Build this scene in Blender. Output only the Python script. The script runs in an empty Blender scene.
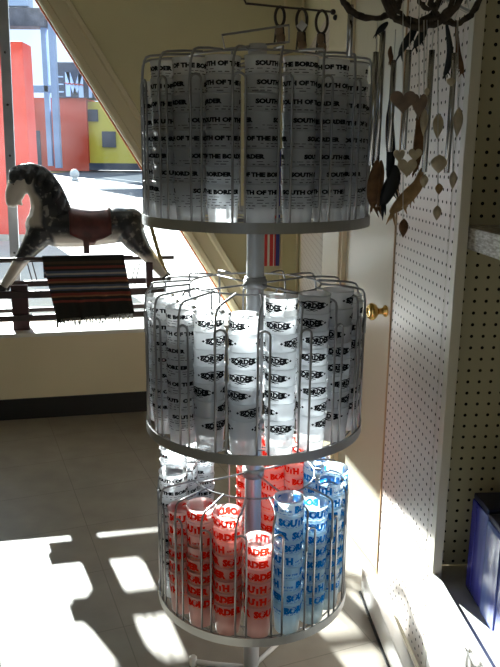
import bpy, bmesh, math, random
from math import sin, cos, pi, radians, atan2, sqrt
from mathutils import Vector, Matrix

# ------------------------------------------------------------ camera, world, sun
SC = bpy.context.scene
COL = SC.collection
F_PX, PITCH, ROLL, EYE = 728.75, radians(13.634), radians(.499), 1.27
cam_d = bpy.data.cameras.new('camera'); cam = bpy.data.objects.new('camera', cam_d); COL.objects.link(cam)
cam_d.sensor_fit = 'VERTICAL'; cam_d.sensor_height = 24.0; cam_d.lens = F_PX / 667 * 24.0
cam_d.clip_start = .02; cam_d.clip_end = 400
cam.matrix_world = Matrix.Translation((0, 0, EYE)) @ Matrix.Rotation(pi / 2 - PITCH, 4, 'X') @ Matrix.Rotation(ROLL, 4, 'Z')
SC.camera = cam
SC.view_settings.view_transform = 'Standard'; SC.view_settings.look = 'None'
SC.view_settings.gamma = 1.0; SC.view_settings.use_curve_mapping = False
SC.view_settings.exposure = 0.0
SC.cycles.max_bounces = 16; SC.cycles.diffuse_bounces = 12; SC.cycles.transparent_max_bounces = 32; SC.cycles.transmission_bounces = 12

W = bpy.data.worlds.new('sky'); SC.world = W; W.use_nodes = True
bgn = W.node_tree.nodes['Background']
bgn.inputs['Color'].default_value = (.74, .87, 1.0, 1); bgn.inputs['Strength'].default_value = 1.5

SUN_TAN, SUN_EL = .455, radians(19.4)
sd = Vector((SUN_TAN, -1, 0)).normalized() * cos(SUN_EL) + Vector((0, 0, -sin(SUN_EL)))
sun_l = bpy.data.lights.new('sun', 'SUN'); sun_l.energy = 46.0; sun_l.angle = radians(.55); sun_l.color = (1.0, .96, .88)
sun = bpy.data.objects.new('sun', sun_l); COL.objects.link(sun)
sun.rotation_euler = sd.to_track_quat('-Z', 'Y').to_euler(); sun.location = (-3, 8, 5)

# ------------------------------------------------------------ pixel <-> place helpers (photo frame 500 x 667)
def ray(x, y):
    a = x - 250; b = y - 333.5
    X = a * cos(ROLL) + b * sin(ROLL); Y = -a * sin(ROLL) + b * cos(ROLL)
    return Vector((X / F_PX, cos(PITCH) - Y / F_PX * sin(PITCH), -sin(PITCH) - Y / F_PX * cos(PITCH)))
EYEP = Vector((0, 0, EYE))
def on_z(x, y, z): d = ray(x, y); return EYEP + d * ((z - EYE) / d.z)
def on_y(x, y, Y): d = ray(x, y); return EYEP + d * (Y / d.y)
def on_plane(x, y, P, n): d = ray(x, y); return EYEP + d * ((Vector(P) - EYEP).dot(n) / d.dot(n))

# ------------------------------------------------------------ materials
def new_mat(name):
    m = bpy.data.materials.new(name); m.use_nodes = True
    nt = m.node_tree; return m, nt, nt.nodes['Principled BSDF']
def pmat(name, col, rough=.5, metal=0, noise=0, nscale=20, spec=.5, bump=0, col2=None, coat=0):
    m, nt, b = new_mat(name)
    b.inputs['Base Color'].default_value = (*col, 1); b.inputs['Roughness'].default_value = rough
    b.inputs['Metallic'].default_value = metal; b.inputs['Specular IOR Level'].default_value = spec
    b.inputs['Coat Weight'].default_value = coat
    if noise or bump:
        tc = nt.nodes.new('ShaderNodeTexCoord'); n = nt.nodes.new('ShaderNodeTexNoise')
        n.inputs['Scale'].default_value = nscale; n.inputs['Detail'].default_value = 4
        nt.links.new(tc.outputs['Object'], n.inputs['Vector'])
        if noise:
            mx = nt.nodes.new('ShaderNodeMix'); mx.data_type = 'RGBA'
            c2 = col2 or tuple(c * (1 - noise) for c in col)
            mx.inputs[6].default_value = (*col, 1); mx.inputs[7].default_value = (*c2, 1)
            rp = nt.nodes.new('ShaderNodeMapRange'); rp.inputs[1].default_value = .35; rp.inputs[2].default_value = .65
            nt.links.new(n.outputs['Fac'], rp.inputs[0]); nt.links.new(rp.outputs[0], mx.inputs[0])
            nt.links.new(mx.outputs[2], b.inputs['Base Color'])
        if bump:
            bp = nt.nodes.new('ShaderNodeBump'); bp.inputs['Strength'].default_value = bump; bp.inputs['Distance'].default_value = .01
            nt.links.new(n.outputs['Fac'], bp.inputs['Height']); nt.links.new(bp.outputs[0], b.inputs['Normal'])
    return m

def math_node(nt, op, a, b=None, c=None):
    n = nt.nodes.new('ShaderNodeMath'); n.operation = op
    for i, v in enumerate((a, b, c)):
        if v is None: continue
        if hasattr(v, 'links'): nt.links.new(v, n.inputs[i])
        else: n.inputs[i].default_value = v
    return n.outputs[0]

def pegmat(name, col, rough, pitch=.0254, rad=.0032, au='X', av='Z', spec=.5, hole=(.012, .009, .006), coat=0):
    m, nt, b = new_mat(name)
    tc = nt.nodes.new('ShaderNodeTexCoord'); sp = nt.nodes.new('ShaderNodeSeparateXYZ')
    nt.links.new(tc.outputs['Object'], sp.inputs[0])
    def cell(o):
        s = math_node(nt, 'DIVIDE', o, pitch); fr = math_node(nt, 'FRACT', s)
        d = math_node(nt, 'SUBTRACT', fr, .5); return math_node(nt, 'MULTIPLY', d, d)
    r2 = math_node(nt, 'ADD', cell(sp.outputs[au]), cell(sp.outputs[av]))
    h = math_node(nt, 'LESS_THAN', r2, (rad / pitch) ** 2)
    mx = nt.nodes.new('ShaderNodeMix'); mx.data_type = 'RGBA'
    mx.inputs[6].default_value = (*col, 1); mx.inputs[7].default_value = (*hole, 1)
    nt.links.new(h, mx.inputs[0]); nt.links.new(mx.outputs[2], b.inputs['Base Color'])
    b.inputs['Roughness'].default_value = rough; nt.links.new(math_node(nt, 'MULTIPLY', math_node(nt, 'SUBTRACT', 1.0, h), spec), b.inputs['Specular IOR Level'])
    b.inputs['Coat Weight'].default_value = coat
    return m

def cup_mat(name, col, trans, dif, clear):
    m = bpy.data.materials.new(name); m.use_nodes = True; nt = m.node_tree
    for n in list(nt.nodes): nt.nodes.remove(n)
    out = nt.nodes.new('ShaderNodeOutputMaterial')
    d = nt.nodes.new('ShaderNodeBsdfDiffuse'); d.inputs[0].default_value = (*dif, 1)
    t = nt.nodes.new('ShaderNodeBsdfTranslucent'); t.inputs[0].default_value = (*trans, 1)
    tr = nt.nodes.new('ShaderNodeBsdfTransparent'); tr.inputs[0].default_value = (*col, 1)
    g = nt.nodes.new('ShaderNodeBsdfGlossy'); g.inputs['Roughness'].default_value = .28
    a = nt.nodes.new('ShaderNodeMixShader'); a.inputs[0].default_value = .78
    nt.links.new(d.outputs[0], a.inputs[1]); nt.links.new(t.outputs[0], a.inputs[2])
    b = nt.nodes.new('ShaderNodeMixShader'); b.inputs[0].default_value = clear
    nt.links.new(a.outputs[0], b.inputs[1]); nt.links.new(tr.outputs[0], b.inputs[2])
    fr = nt.nodes.new('ShaderNodeFresnel'); fr.inputs[0].default_value = 1.35
    c = nt.nodes.new('ShaderNodeMixShader')
    nt.links.new(fr.outputs[0], c.inputs[0]); nt.links.new(b.outputs[0], c.inputs[1]); nt.links.new(g.outputs[0], c.inputs[2])
    nt.links.new(c.outputs[0], out.inputs[0])
    return m

M = {}
M['floor'] = None
M['wall'] = pmat('cream painted wall', (.68, .63, .41), .55, noise=.06, nscale=3)
M['wall_low'] = pmat('tan painted wall', (.78, .68, .48), .45, noise=.05, nscale=3)
M['casing'] = pmat('cream gloss trim', (.70, .62, .43), .35)
M['black_base'] = pmat('black vinyl baseboard', (.012, .011, .010), .4)
M['ceiling'] = pmat('ceiling', (.5, .45, .33), .8)
M['ledge'] = pmat('white ledge', (.7, .68, .62), .4)
M['door'] = pmat('cream gloss door', (.66, .62, .50), .22, bump=.04, nscale=30)
M['brass'] = pmat('polished brass', (.75, .5, .16), .16, 1)
M['chrome'] = pmat('grey steel wire', (.34, .34, .35), .33, .8)
M['band'] = pmat('grey painted band', (.40, .40, .40), .38, .5)
M['pole'] = pmat('light grey painted pole', (.55, .56, .58), .3, .35)
M['white_metal'] = pmat('white enamel', (.80, .78, .74), .3)
M['upright'] = pmat('cream enamel upright', (.66, .61, .50), .35)
M['deck'] = pmat('grey deck', (.50, .49, .46), .4)
M['black'] = pmat('black rubber and gap shade', (.01, .01, .01), .5)
M['woodedge'] = pmat('raw board edge', (.45, .30, .16), .6)
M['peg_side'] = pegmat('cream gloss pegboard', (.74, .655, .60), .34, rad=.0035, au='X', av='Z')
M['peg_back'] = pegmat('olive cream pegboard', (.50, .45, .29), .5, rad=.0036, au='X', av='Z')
M['peg_far'] = pegmat('far pegboard', (.62, .54, .47), .5, rad=.0032, au='X', av='Z', hole=(.3, .2, .16))
M['frame'] = pmat('aluminium window frame', (.50, .52, .55), .4, .6, noise=.25, nscale=8)
M['screw'] = pmat('screw', (.06, .06, .06), .5)

CLEARC = (.93, .95, .97)
M['frost'] = cup_mat('frosted cup plastic', CLEARC, (.96, .97, .98), (.72, .75, .80), .26)
M['frost_red'] = cup_mat('red tinted frosted plastic', (1, .80, .78), (1, .72, .68), (.95, .72, .69), .24)
M['frost_blue'] = cup_mat('blue tinted frosted plastic', (.82, .93, 1), (.80, .94, 1), (.74, .86, .95), .24)
def ink_mat(name, col, tr):
    m = bpy.data.materials.new(name); m.use_nodes = True; nt = m.node_tree
    for n in list(nt.nodes): nt.nodes.remove(n)
    out = nt.nodes.new('ShaderNodeOutputMaterial')
    d = nt.nodes.new('ShaderNodeBsdfDiffuse'); d.inputs[0].default_value = (*col, 1)
    t = nt.nodes.new('ShaderNodeBsdfTranslucent'); t.inputs[0].default_value = (*col, 1)
    a = nt.nodes.new('ShaderNodeMixShader'); a.inputs[0].default_value = tr
    nt.links.new(d.outputs[0], a.inputs[1]); nt.links.new(t.outputs[0], a.inputs[2]); nt.links.new(a.outputs[0], out.inputs[0])
    return m
M['ink_black'] = ink_mat('black ink', (.012, .013, .016), .3)
M['ink_grey'] = ink_mat('fine grey print', (.10, .10, .11), .3)
M['ink_red'] = ink_mat('red ink', (.80, .030, .012), .5)
M['ink_orange'] = ink_mat('orange ink', (.95, .35, .03), .5)
M['ink_blue'] = ink_mat('blue ink', (.012, .20, .55), .5)

# ------------------------------------------------------------ mesh builder
class MB:
    def __init__(s): s.bm = bmesh.new(); s.mats = []
    def mi(s, mat):
        if mat is None: return 0
        if mat not in s.mats: s.mats.append(mat)
        return s.mats.index(mat)
    def face(s, vs, mat=None, smooth=False):
        try: f = s.bm.faces.new(vs)
        except ValueError: return
        f.material_index = s.mi(mat); f.smooth = smooth
    def box(s, a, b, mat=None, mx=None, bevel=0):
        (x0, y0, z0), (x1, y1, z1) = a, b
        co = [(x0, y0, z0), (x1, y0, z0), (x1, y1, z0), (x0, y1, z0), (x0, y0, z1), (x1, y0, z1), (x1, y1, z1), (x0, y1, z1)]
        vs = [s.bm.verts.new(mx @ Vector(c) if mx else c) for c in co]
        fs = []
        for q in ((3, 2, 1, 0), (4, 5, 6, 7), (0, 1, 5, 4), (1, 2, 6, 5), (2, 3, 7, 6), (3, 0, 4, 7)):
            f = s.bm.faces.new([vs[i] for i in q]); f.material_index = s.mi(mat); fs.append(f)
        if bevel:
            es = list({e for f in fs for e in f.edges})
            r = bmesh.ops.bevel(s.bm, geom=es, offset=bevel, segments=2, affect='EDGES', profile=.6)
    def prism(s, pts, d, mat=None):
        """polygon pts (3-D, planar) pushed by vector d"""
        d = Vector(d); a = [s.bm.verts.new(p) for p in pts]; b = [s.bm.verts.new(Vector(p) + d) for p in pts]
        s.face(list(reversed(a)), mat); s.face(b, mat)
        n = len(a)
        for i in range(n): s.face([a[i], a[(i + 1) % n], b[(i + 1) % n], b[i]], mat)
    def tube(s, pts, r, mat=None, seg=8, closed=False, caps=True):
        pts = [Vector(p) for p in pts]; n = len(pts)
        rs = r if isinstance(r, (list, tuple)) else [r] * n
        rings = []; up = None
        for i, p in enumerate(pts):
            if closed: t = pts[(i + 1) % n] - pts[i - 1]
            else: t = pts[min(i + 1, n - 1)] - pts[max(i - 1, 0)]
            t.normalize()
            if up is None: up = t.orthogonal().normalized()
            else:
                up = up - t * up.dot(t)
                if up.length < 1e-5: up = t.orthogonal()
                up.normalize()
            sd_ = t.cross(up)
            rings.append([s.bm.verts.new(p + (up * cos(2 * pi * k / seg) + sd_ * sin(2 * pi * k / seg)) * rs[i]) for k in range(seg)])
        m = n if closed else n - 1
        for i in range(m):
            a, b = rings[i], rings[(i + 1) % n]
            if closed and i == n - 1:   # best twist match
                k0 = min(range(seg), key=lambda k: (a[0].co - b[k].co).length)
                b = b[k0:] + b[:k0]
            for k in range(seg): s.face([a[k], a[(k + 1) % seg], b[(k + 1) % seg], b[k]], mat, True)
        if caps and not closed:
            s.face(list(reversed(rings[0])), mat); s.face(rings[-1], mat)
    def lathe(s, prof, mat=None, seg=48, mx=None, cap0=False, cap1=False, arc=None):
        rings = []
        for (r, z) in prof:
            ring = []
            for k in range(seg):
                a = 2 * pi * k / seg; c = Vector((r * cos(a), r * sin(a), z)); ring.append(s.bm.verts.new(mx @ c if mx else c))
            rings.append(ring)
        for a, b in zip(rings, rings[1:]):
            for k in range(seg): s.face([a[k], a[(k + 1) % seg], b[(k + 1) % seg], b[k]], mat, True)
        if cap0: s.face(list(reversed(rings[0])), mat)
        if cap1: s.face(rings[-1], mat)
    def sphere(s, c, r, mat=None, seg=12, scale=(1, 1, 1)):
        mx = Matrix.Translation(c) @ Matrix.Diagonal((*[r * k for k in scale], 1))
        st = len(s.bm.faces)
        res = bmesh.ops.create_uvsphere(s.bm, u_segments=seg, v_segments=max(6, seg // 2 + 2), radius=1, matrix=mx)
        for v in res['verts']:
            for f in v.link_faces: f.smooth = True; f.material_index = s.mi(mat)
    def mesh(s, name):
        me = bpy.data.meshes.new(name); bmesh.ops.recalc_face_normals(s.bm, faces=s.bm.faces) if not getattr(s, 'keep', 0) else None
        s.bm.to_mesh(me); s.bm.free()
        for m in s.mats: me.materials.append(m)
        return me
    def build(s, name, mat=None, parent=None, loc=None, rotz=0):
        if mat is not None and not s.mats: s.mats.append(mat)
        o = bpy.data.objects.new(name, s.mesh(name)); COL.objects.link(o)
        if parent is not None: o.parent = parent
        if loc is not None: o.location = loc
        o.rotation_euler = (0, 0, rotz)
        return o
def tag(o, label=None, cat=None, group=None, kind=None):
    if label: o['label'] = label
    if cat: o['category'] = cat
    if group: o['group'] = group
    if kind: o['kind'] = kind
    return o
def empty(name, loc=(0, 0, 0), rotz=0):
    o = bpy.data.objects.new(name, None); COL.objects.link(o); o.location = loc; o.rotation_euler = (0, 0, rotz); o.empty_display_size = .05
    return o
def struct(o): o['kind'] = 'structure'; return o

# ------------------------------------------------------------ setting: floor
GN = Vector
wa = on_z(0, 420.2, 0); wb = on_z(148.8, 410.6, 0)            # the foot of the low wall in the photo
WALL_A = atan2(wb.y - wa.y, wb.x - wa.x)
wd = Vector((cos(WALL_A), sin(WALL_A), 0)); wn = Vector((-wd.y, wd.x, 0))    # along the wall, and away from the camera
WO = wa.copy()
LEDGE = .20; SILL = .437
def wall_pt(s, depth, z): return WO + wd * s + wn * depth + Vector((0, 0, z))
def wall_s(x, y, depth):
    """a photo point that lies on the plane parallel to the back wall at this depth -> (s, z)"""
    p = on_plane(x, y, WO + wn * depth, wn); q = p - WO; return q.dot(wd), p.z
WMX = Matrix.Translation(WO) @ Matrix.Rotation(WALL_A, 4, 'Z')

m, nt, b = new_mat('speckled vinyl floor tile')
tc = nt.nodes.new('ShaderNodeTexCoord'); mp = nt.nodes.new('ShaderNodeMapping'); mp.inputs['Rotation'].default_value = (0, 0, radians(-21.8)); mp.inputs['Location'].default_value = (-.0349, .056, 0)
nt.links.new(tc.outputs['Object'], mp.inputs[0])
sp = nt.nodes.new('ShaderNodeSeparateXYZ'); nt.links.new(mp.outputs[0], sp.inputs[0])
def joint(o):
    fr = math_node(nt, 'FRACT', math_node(nt, 'DIVIDE', o, .3048)); d = math_node(nt, 'ABSOLUTE', math_node(nt, 'SUBTRACT', fr, .5))
    return math_node(nt, 'GREATER_THAN', d, .4955)
j = math_node(nt, 'MAXIMUM', joint(sp.outputs['X']), joint(sp.outputs['Y']))
n1 = nt.nodes.new('ShaderNodeTexNoise'); n1.inputs['Scale'].default_value = 9; n1.inputs['Detail'].default_value = 6; nt.links.new(tc.outputs['Object'], n1.inputs[0])
cr = nt.nodes.new('ShaderNodeValToRGB'); cr.color_ramp.elements[0].position = .3; cr.color_ramp.elements[1].position = .7
cr.color_ramp.elements[0].color = (.27, .24, .20, 1); cr.color_ramp.elements[1].color = (.34, .305, .255, 1); nt.links.new(n1.outputs['Fac'], cr.inputs[0])
mx = nt.nodes.new('ShaderNodeMix'); mx.data_type = 'RGBA'; mx.inputs[7].default_value = (.20, .175, .145, 1)
nt.links.new(j, mx.inputs[0]); nt.links.new(cr.outputs[0], mx.inputs[6]); nt.links.new(mx.outputs[2], b.inputs['Base Color'])
b.inputs['Roughness'].default_value = .38; M['floor'] = m

mb = MB(); mb.box((-3.2, -3.0, -.06), (2.2, 5.2, 0)); struct(mb.build('floor', M['floor']))

# ------------------------------------------------------------ back wall: low wall, ledge, slanted window opening
def wbox(name, s0, s1, d0, d1, z0, z1, mat, bevel=0):
    mb = MB(); mb.box((s0, d0, z0), (s1, d1, z1), bevel=bevel); o = mb.build(name, mat); o.matrix_world = WMX; return struct(o)
S0, S1 = -1.4, 2.4
wbox('wall_back_low', S0, S1, 0, LEDGE + .12, 0, SILL - .02, M['wall_low'])
wbox('trim_1', S0, S1, -.018, LEDGE + .02, SILL - .02, SILL, M['ledge'], .004)
wbox('baseboard_back', S0, S1, -.008, 0, 0, .105, M['black_base'])
# diagonal edge of the opening from two photo points on the glass plane
da = wall_s(37, 0, LEDGE + .02); db = wall_s(204, 266, LEDGE + .02)
sl = (db[0] - da[0]) / (db[1] - da[1])
def diag(z): return da[0] + (z - da[1]) * sl
TOP = 2.75
DZ = SILL
mb = MB()
pts = [(diag(SILL), SILL), (S1, SILL), (S1, TOP), (diag(TOP), TOP)]
mb.prism([(s, LEDGE + .03, z) for s, z in pts], (0, .10, 0)); o = mb.build('wall_back', M['wall']); o.matrix_world = WMX; struct(o)
wbox('wall_back_left', S0 - 1.0, -.255, LEDGE + .03, LEDGE + .12, 0, TOP, M['wall'])
# casing with a stepped profile along the slanted edge
ev = Vector((diag(TOP) - diag(SILL), 0, TOP - SILL)).normalized(); pv = Vector((ev.z, 0, -ev.x))
if pv.x < 0: pv = -pv
a0 = Vector((diag(SILL), 0, SILL)); L = (Vector((diag(TOP), 0, TOP)) - a0).length
mb = MB()
prof = [(0, .03), (0, -.004), (.012, -.012), (.035, -.014), (.042, -.004), (.10, -.002), (.108, -.018), (.128, -.020), (.135, .03)]
r0 = [mb.bm.verts.new(a0 - ev * (pv.x * u * 0) + pv * u + ev * (-.05) + Vector((0, LEDGE + .0 + dd, 0))) for u, dd in prof]
r1 = [mb.bm.verts.new(a0 + pv * u + ev * L + Vector((0, LEDGE + .0 + dd, 0))) for u, dd in prof]
for i in range(len(prof)):
    k = (i + 1) % len(prof); mb.face([r0[i], r0[k], r1[k], r1[i]])
mb.face(r0); mb.face(list(reversed(r1)))
# cut what would sink into the ledge
bmesh.ops.bisect_plane(mb.bm, geom=mb.bm.verts[:] + mb.bm.edges[:] + mb.bm.faces[:], plane_co=(0, 0, SILL + .001), plane_no=(0, 0, -1), clear_outer=True)
o = mb.build('trim_2', M['casing']); o.matrix_world = WMX; struct(o)
# thin rust-orange gasket bead just inside the casing, as the photo shows
mb = MB(); mb.tube([a0 + ev * .01 + Vector((0, LEDGE + .045, 0)) - pv * .004, a0 + ev * L + Vector((0, LEDGE + .045, 0)) - pv * .004], .005, seg=6)
o = mb.build('trim_3', pmat('rust orange gasket', (.55, .16, .06), .6)); o.matrix_world = WMX; struct(o)
# vertical seams of the wall boards
for k, xx in enumerate((281, 297)):
    s_, _ = wall_s(xx, 250, LEDGE + .03)
    wbox('trim_%d' % (4 + k), s_ - .006, s_ + .006, LEDGE + .018, LEDGE + .03, SILL, TOP, M['casing'], .002)
s_, _ = wall_s(216, 20, LEDGE + .03)

# window: frame bar with screws and glass
win = struct(empty('window_1', WO, WALL_A))
ga = wall_s(3, 0, LEDGE + .05); gb = wall_s(15, 258, LEDGE + .05)
def bar_s(z): return ga[0] + (z - ga[1]) * (gb[0] - ga[0]) / (gb[1] - ga[1])
mb = MB()
w = .022
mb.prism([(bar_s(SILL) - w, LEDGE + .035, SILL), (bar_s(SILL) + w, LEDGE + .035, SILL), (bar_s(TOP) + w, LEDGE + .035, TOP), (bar_s(TOP) - w, LEDGE + .035, TOP)], (0, .04, 0))
mb.build('window_bar', M['frame'], win)
mb = MB()
z = SILL + .12
while z < TOP: mb.sphere((bar_s(z), LEDGE + .034, z), .006, seg=8, scale=(1, .5, 1)); z += .236
mb.build('screw_heads', M['screw'], win)
m = bpy.data.materials.new('window glass'); m.use_nodes = True; nt = m.node_tree
for n in list(nt.nodes): nt.nodes.remove(n)
out = nt.nodes.new('ShaderNodeOutputMaterial'); tr = nt.nodes.new('ShaderNodeBsdfTransparent'); tr.inputs[0].default_value = (.90, .95, .98, 1)
gl = nt.nodes.new('ShaderNodeBsdfGlossy'); gl.inputs['Roughness'].default_value = .02; fr = nt.nodes.new('ShaderNodeFresnel'); fr.inputs[0].default_value = 1.3
a = nt.nodes.new('ShaderNodeMixShader'); nt.links.new(fr.outputs[0], a.inputs[0]); nt.links.new(tr.outputs[0], a.inputs[1]); nt.links.new(gl.outputs[0], a.inputs[2])
# a light film of dust and smears on the pane scatters the sun
tl = nt.nodes.new('ShaderNodeBsdfTranslucent'); tl.inputs[0].default_value = (.8, .88, 1, 1)
tc = nt.nodes.new('ShaderNodeTexCoord'); nz = nt.nodes.new('ShaderNodeTexNoise'); nz.inputs['Scale'].default_value = 3.5; nz.inputs['Detail'].default_value = 5; nt.links.new(tc.outputs['Object'], nz.inputs[0])
mr = nt.nodes.new('ShaderNodeMapRange'); mr.inputs[1].default_value = .35; mr.inputs[2].default_value = .75; mr.inputs[3].default_value = .0; mr.inputs[4].default_value = .010; nt.links.new(nz.outputs['Fac'], mr.inputs[0])
b_ = nt.nodes.new('ShaderNodeMixShader'); nt.links.new(mr.outputs[0], b_.inputs[0]); nt.links.new(a.outputs[0], b_.inputs[1]); nt.links.new(tl.outputs[0], b_.inputs[2])
nt.links.new(b_.outputs[0], out.inputs[0]); M['glass'] = m
mb = MB(); mb.prism([(-.255, LEDGE + .055, SILL), (diag(SILL), LEDGE + .055, SILL), (diag(TOP), LEDGE + .055, TOP), (-.255, LEDGE + .055, TOP)], (0, .004, 0))
mb.build('glass_pane', M['glass'], win)

# ------------------------------------------------------------ ceiling and the walls round the room (an opening added in the unseen front wall lets in fill daylight)
mb = MB(); mb.box((-3.2, -3.0, TOP), (2.2, 5.2, TOP + .1)); struct(mb.build('ceiling', M['ceiling']))
mb = MB(); mb.box((-3.3, -3.0, 0), (-3.2, 5.2, TOP)); struct(mb.build('wall_left', M['wall']))
mb = MB(); mb.box((2.1, -3.0, 0), (2.2, 5.2, TOP)); struct(mb.build('wall_right', M['wall']))
mb = MB(); mb.box((-3.2, -3.1, 0), (-1.5, -3.0, TOP)); mb.box((-.5, -3.1, 0), (2.2, -3.0, TOP)); mb.box((-1.5, -3.1, 2.0), (-.5, -3.0, TOP)); mb.box((-1.5, -3.1, 0), (-.5, -3.0, .9))
struct(mb.build('wall_front', M['wall']))

# ------------------------------------------------------------ door beyond the fixture, its casing, and the wall that runs back from it
dR = on_z(371, 565, 0); dd_ = Vector((-sin(radians(14)), cos(radians(14)), 0)); dn = Vector((-dd_.y, dd_.x, 0))   # dd_ runs back-left
if dn.y > 0: dn = -dn
if dn.x > 0: dn = Vector((dd_.y, -dd_.x, 0))
DA = atan2(dd_.y, dd_.x)
def on_door(x, y): p = on_plane(x, y, dR, dn); return (p - dR).dot(dd_), p.z
e0, _ = on_door(346, 240); e1, _ = on_door(327, 250)
DMX = Matrix.Translation(dR) @ Matrix.Rotation(DA, 4, 'Z')
inv = DMX.inverted(); side = 1 if (inv.to_3x3() @ dn).y > 0 else -1     # which local y faces the room
door = struct(empty('door_1', dR, DA))
mb = MB(); mb.box((-.45, -side * .035 if side > 0 else 0, .008), (e0 - .003, 0 if side > 0 else .035, 2.02), bevel=.003); mb.build('door_leaf', M['door'], door)
ks, kz = on_door(386, 311)
mb = MB()
kr = Matrix.Translation((ks, 0, kz)) @ Matrix.Rotation(-side * pi / 2, 4, 'X')
mb.lathe([(.017, 0), (.018, .003), (.015, .006), (.010, .010), (.009, .022), (.012, .028), (.021, .034), (.0255, .042), (.0255, .048), (.019, .055), (.008, .057), (.0075, .055), (.001, .055)], mx=kr, seg=24)
mb.build('door_knob', M['brass'], door)
mb = MB(); mb.box((e0, -side * .045 if side > 0 else -.012, 0), (e0 + .022, .012 if side > 0 else .045, 2.1)); mb.box((e0 + .020, -side * .045 if side > 0 else -.018, 0), (e1, .018 if side > 0 else .045, 2.1), bevel=.003)
mb.box((-.45, -.02, 2.03), (e1, .02, 2.1)); o = mb.build('trim_6', M['casing']); o.matrix_world = DMX; struct(o)
mb = MB(); mb.box((-.45, -.02, 2.1), (e1, .02, TOP)); o = mb.build('wall_door_top', M['wall']); o.matrix_world = DMX; struct(o)
dE = dR - dd_ * .45; mb = MB(); mb.box((dE.x, dE.y - .02, 0), (2.15, dE.y + .05, TOP)); struct(mb.build('wall_door_right', M['wall']))
# side wall from the casing back to the back wall
pA = dR + dd_ * e1; pA.z = 0
pB = on_plane(299, 250, WO + wn * (LEDGE + .03), wn); pB.z = 0
v = (pB - pA); SL = v.length; SA = atan2(v.y, v.x); SMX = Matrix.Translation(pA) @ Matrix.Rotation(SA, 4, 'Z')
mb = MB(); mb.box((0, -.06, 0), (SL, 0, TOP)); o = mb.build('wall_side', M['wall']); o.matrix_world = SMX; struct(o)
sn = Vector((-v.y, v.x, 0)).normalized()
def on_side(x, y): p = on_plane(x, y, pA, sn); return (p - pA).dot(v.normalized()), p.z
t0, _ = on_side(326, 250); t1, _ = on_side(303, 250)
mb = MB(); mb.box((t0, .002, .25), (t1, .010, 1.75)); o = mb.build('pegboard', M['peg_far']); o.matrix_world = SMX
tag(o, 'narrow pinkish pegboard strip on the far side wall behind the rack', 'pegboard')

# ------------------------------------------------------------ outside
OUT = -.10
m = pmat('asphalt', (.060, .075, .105), .8, noise=.25, nscale=.8); M['asphalt'] = m
mb = MB(); mb.box((-90, 4.6, OUT - .1), (80, 140, OUT)); struct(mb.build('ground', M['asphalt']))
M['concrete'] = pmat('sunlit concrete walk', (.46, .45, .43), .8, noise=.15, nscale=.7)
mb = MB(); mb.box((-30, 4.61, OUT), (30, 14.5, OUT + .02)); struct(mb.build('ground_walk', M['concrete']))
M['line'] = pmat('road paint', (.75, .75, .72), .7)
M['yline'] = pmat('yellow road paint', (.55, .42, .10), .7)
def ground_strip(name, x0, y0, x1, y1, h, mat, label):
    a = on_z(x0, y0, OUT); b = on_z(x1, y1, OUT); c = on_z(x1, y1 + h, OUT); d = on_z(x0, y0 + h, OUT)
    mb = MB(); mb.prism([p + Vector((0, 0, .012)) for p in (a, b, c, d)], (0, 0, .01)); o = mb.build(name, mat)
    return tag(o, label, 'road marking')
ground_strip('road_line', 20, 190, 175, 187, 1.6, M['line'], 'white painted line across the blue asphalt, farther of the two')
ground_strip('road_line', 30, 200, 175, 198, 2.2, M['line'], 'white painted line across the blue asphalt, nearer of the two')
ground_strip('road_line', 40, 172.5, 80, 170.6, 1.0, M['yline'], 'faint yellow painted line by the far building')
ground_strip('concrete_pad', 92, 179, 150, 174, 7.5, M['concrete'], 'bright concrete apron beyond the asphalt road')['category'] = 'pavement'
GY = 62.0
def gx(x, y=150): return on_y(x, y, GY).x
def gz(y, x=80): return on_y(x, y, GY).z
# restaurant-like block: orange-red hall, dark sign fascia, yellow end
bl = empty('roadside_building', (gx(100), GY, OUT))
def bpart(name, x0, x1, y0, y1, d0, d1, mat, label=None, bev=0):
    mb = MB(); mb.box((gx(x0) - gx(100), d0, gz(y1) - OUT), (gx(x1) - gx(100), d1, gz(y0) - OUT)); o = mb.build(name, mat, bl)
    if label: o['label'] = label
    return o
M['orange'] = pmat('orange stucco', (.60, .075, .035), .8, noise=.1, nscale=.3)
M['red'] = pmat('red painted panel', (.60, .030, .014), .6, noise=.5, nscale=1.6, col2=(.62, .085, .06))
M['yellow'] = pmat('yellow stucco', (.62, .50, .06), .8)
M['navy'] = pmat('dark fascia', (.035, .045, .075), .6, noise=.3, nscale=.5)
M['signwhite'] = pmat('pale blue sign paint', (.45, .56, .75), .6)
bpart('red_hall', 33, 88, 98, 171, 0, 9, M['orange'])
bpart('sign_fascia', 58, 97, 63, 98, -.4, 3, M['navy'])
bpart('yellow_end', 88, 150, 101, 168, .6, 9, M['yellow'])
bpart('dark_window', 87.5, 98, 109, 121, .4, .7, M['navy'])
bpart('dark_window', 101.5, 115, 131, 147, .4, .7, M['navy'])
bpart('dark_doorway', 34, 41, 131, 170, -.1, .1, M['navy'])
bpart('dark_curb', 88, 150, 163, 170, .2, .6, M['navy'])
mb = MB()
for yy in (77.5, 85, 92.5):
    mb.box((gx(60) - gx(100), -.5, gz(yy + .6) - OUT), (gx(68) - gx(100), -.4, gz(yy - .6) - OUT))
mb.build('sign_bars', M['signwhite'], bl)
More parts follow.
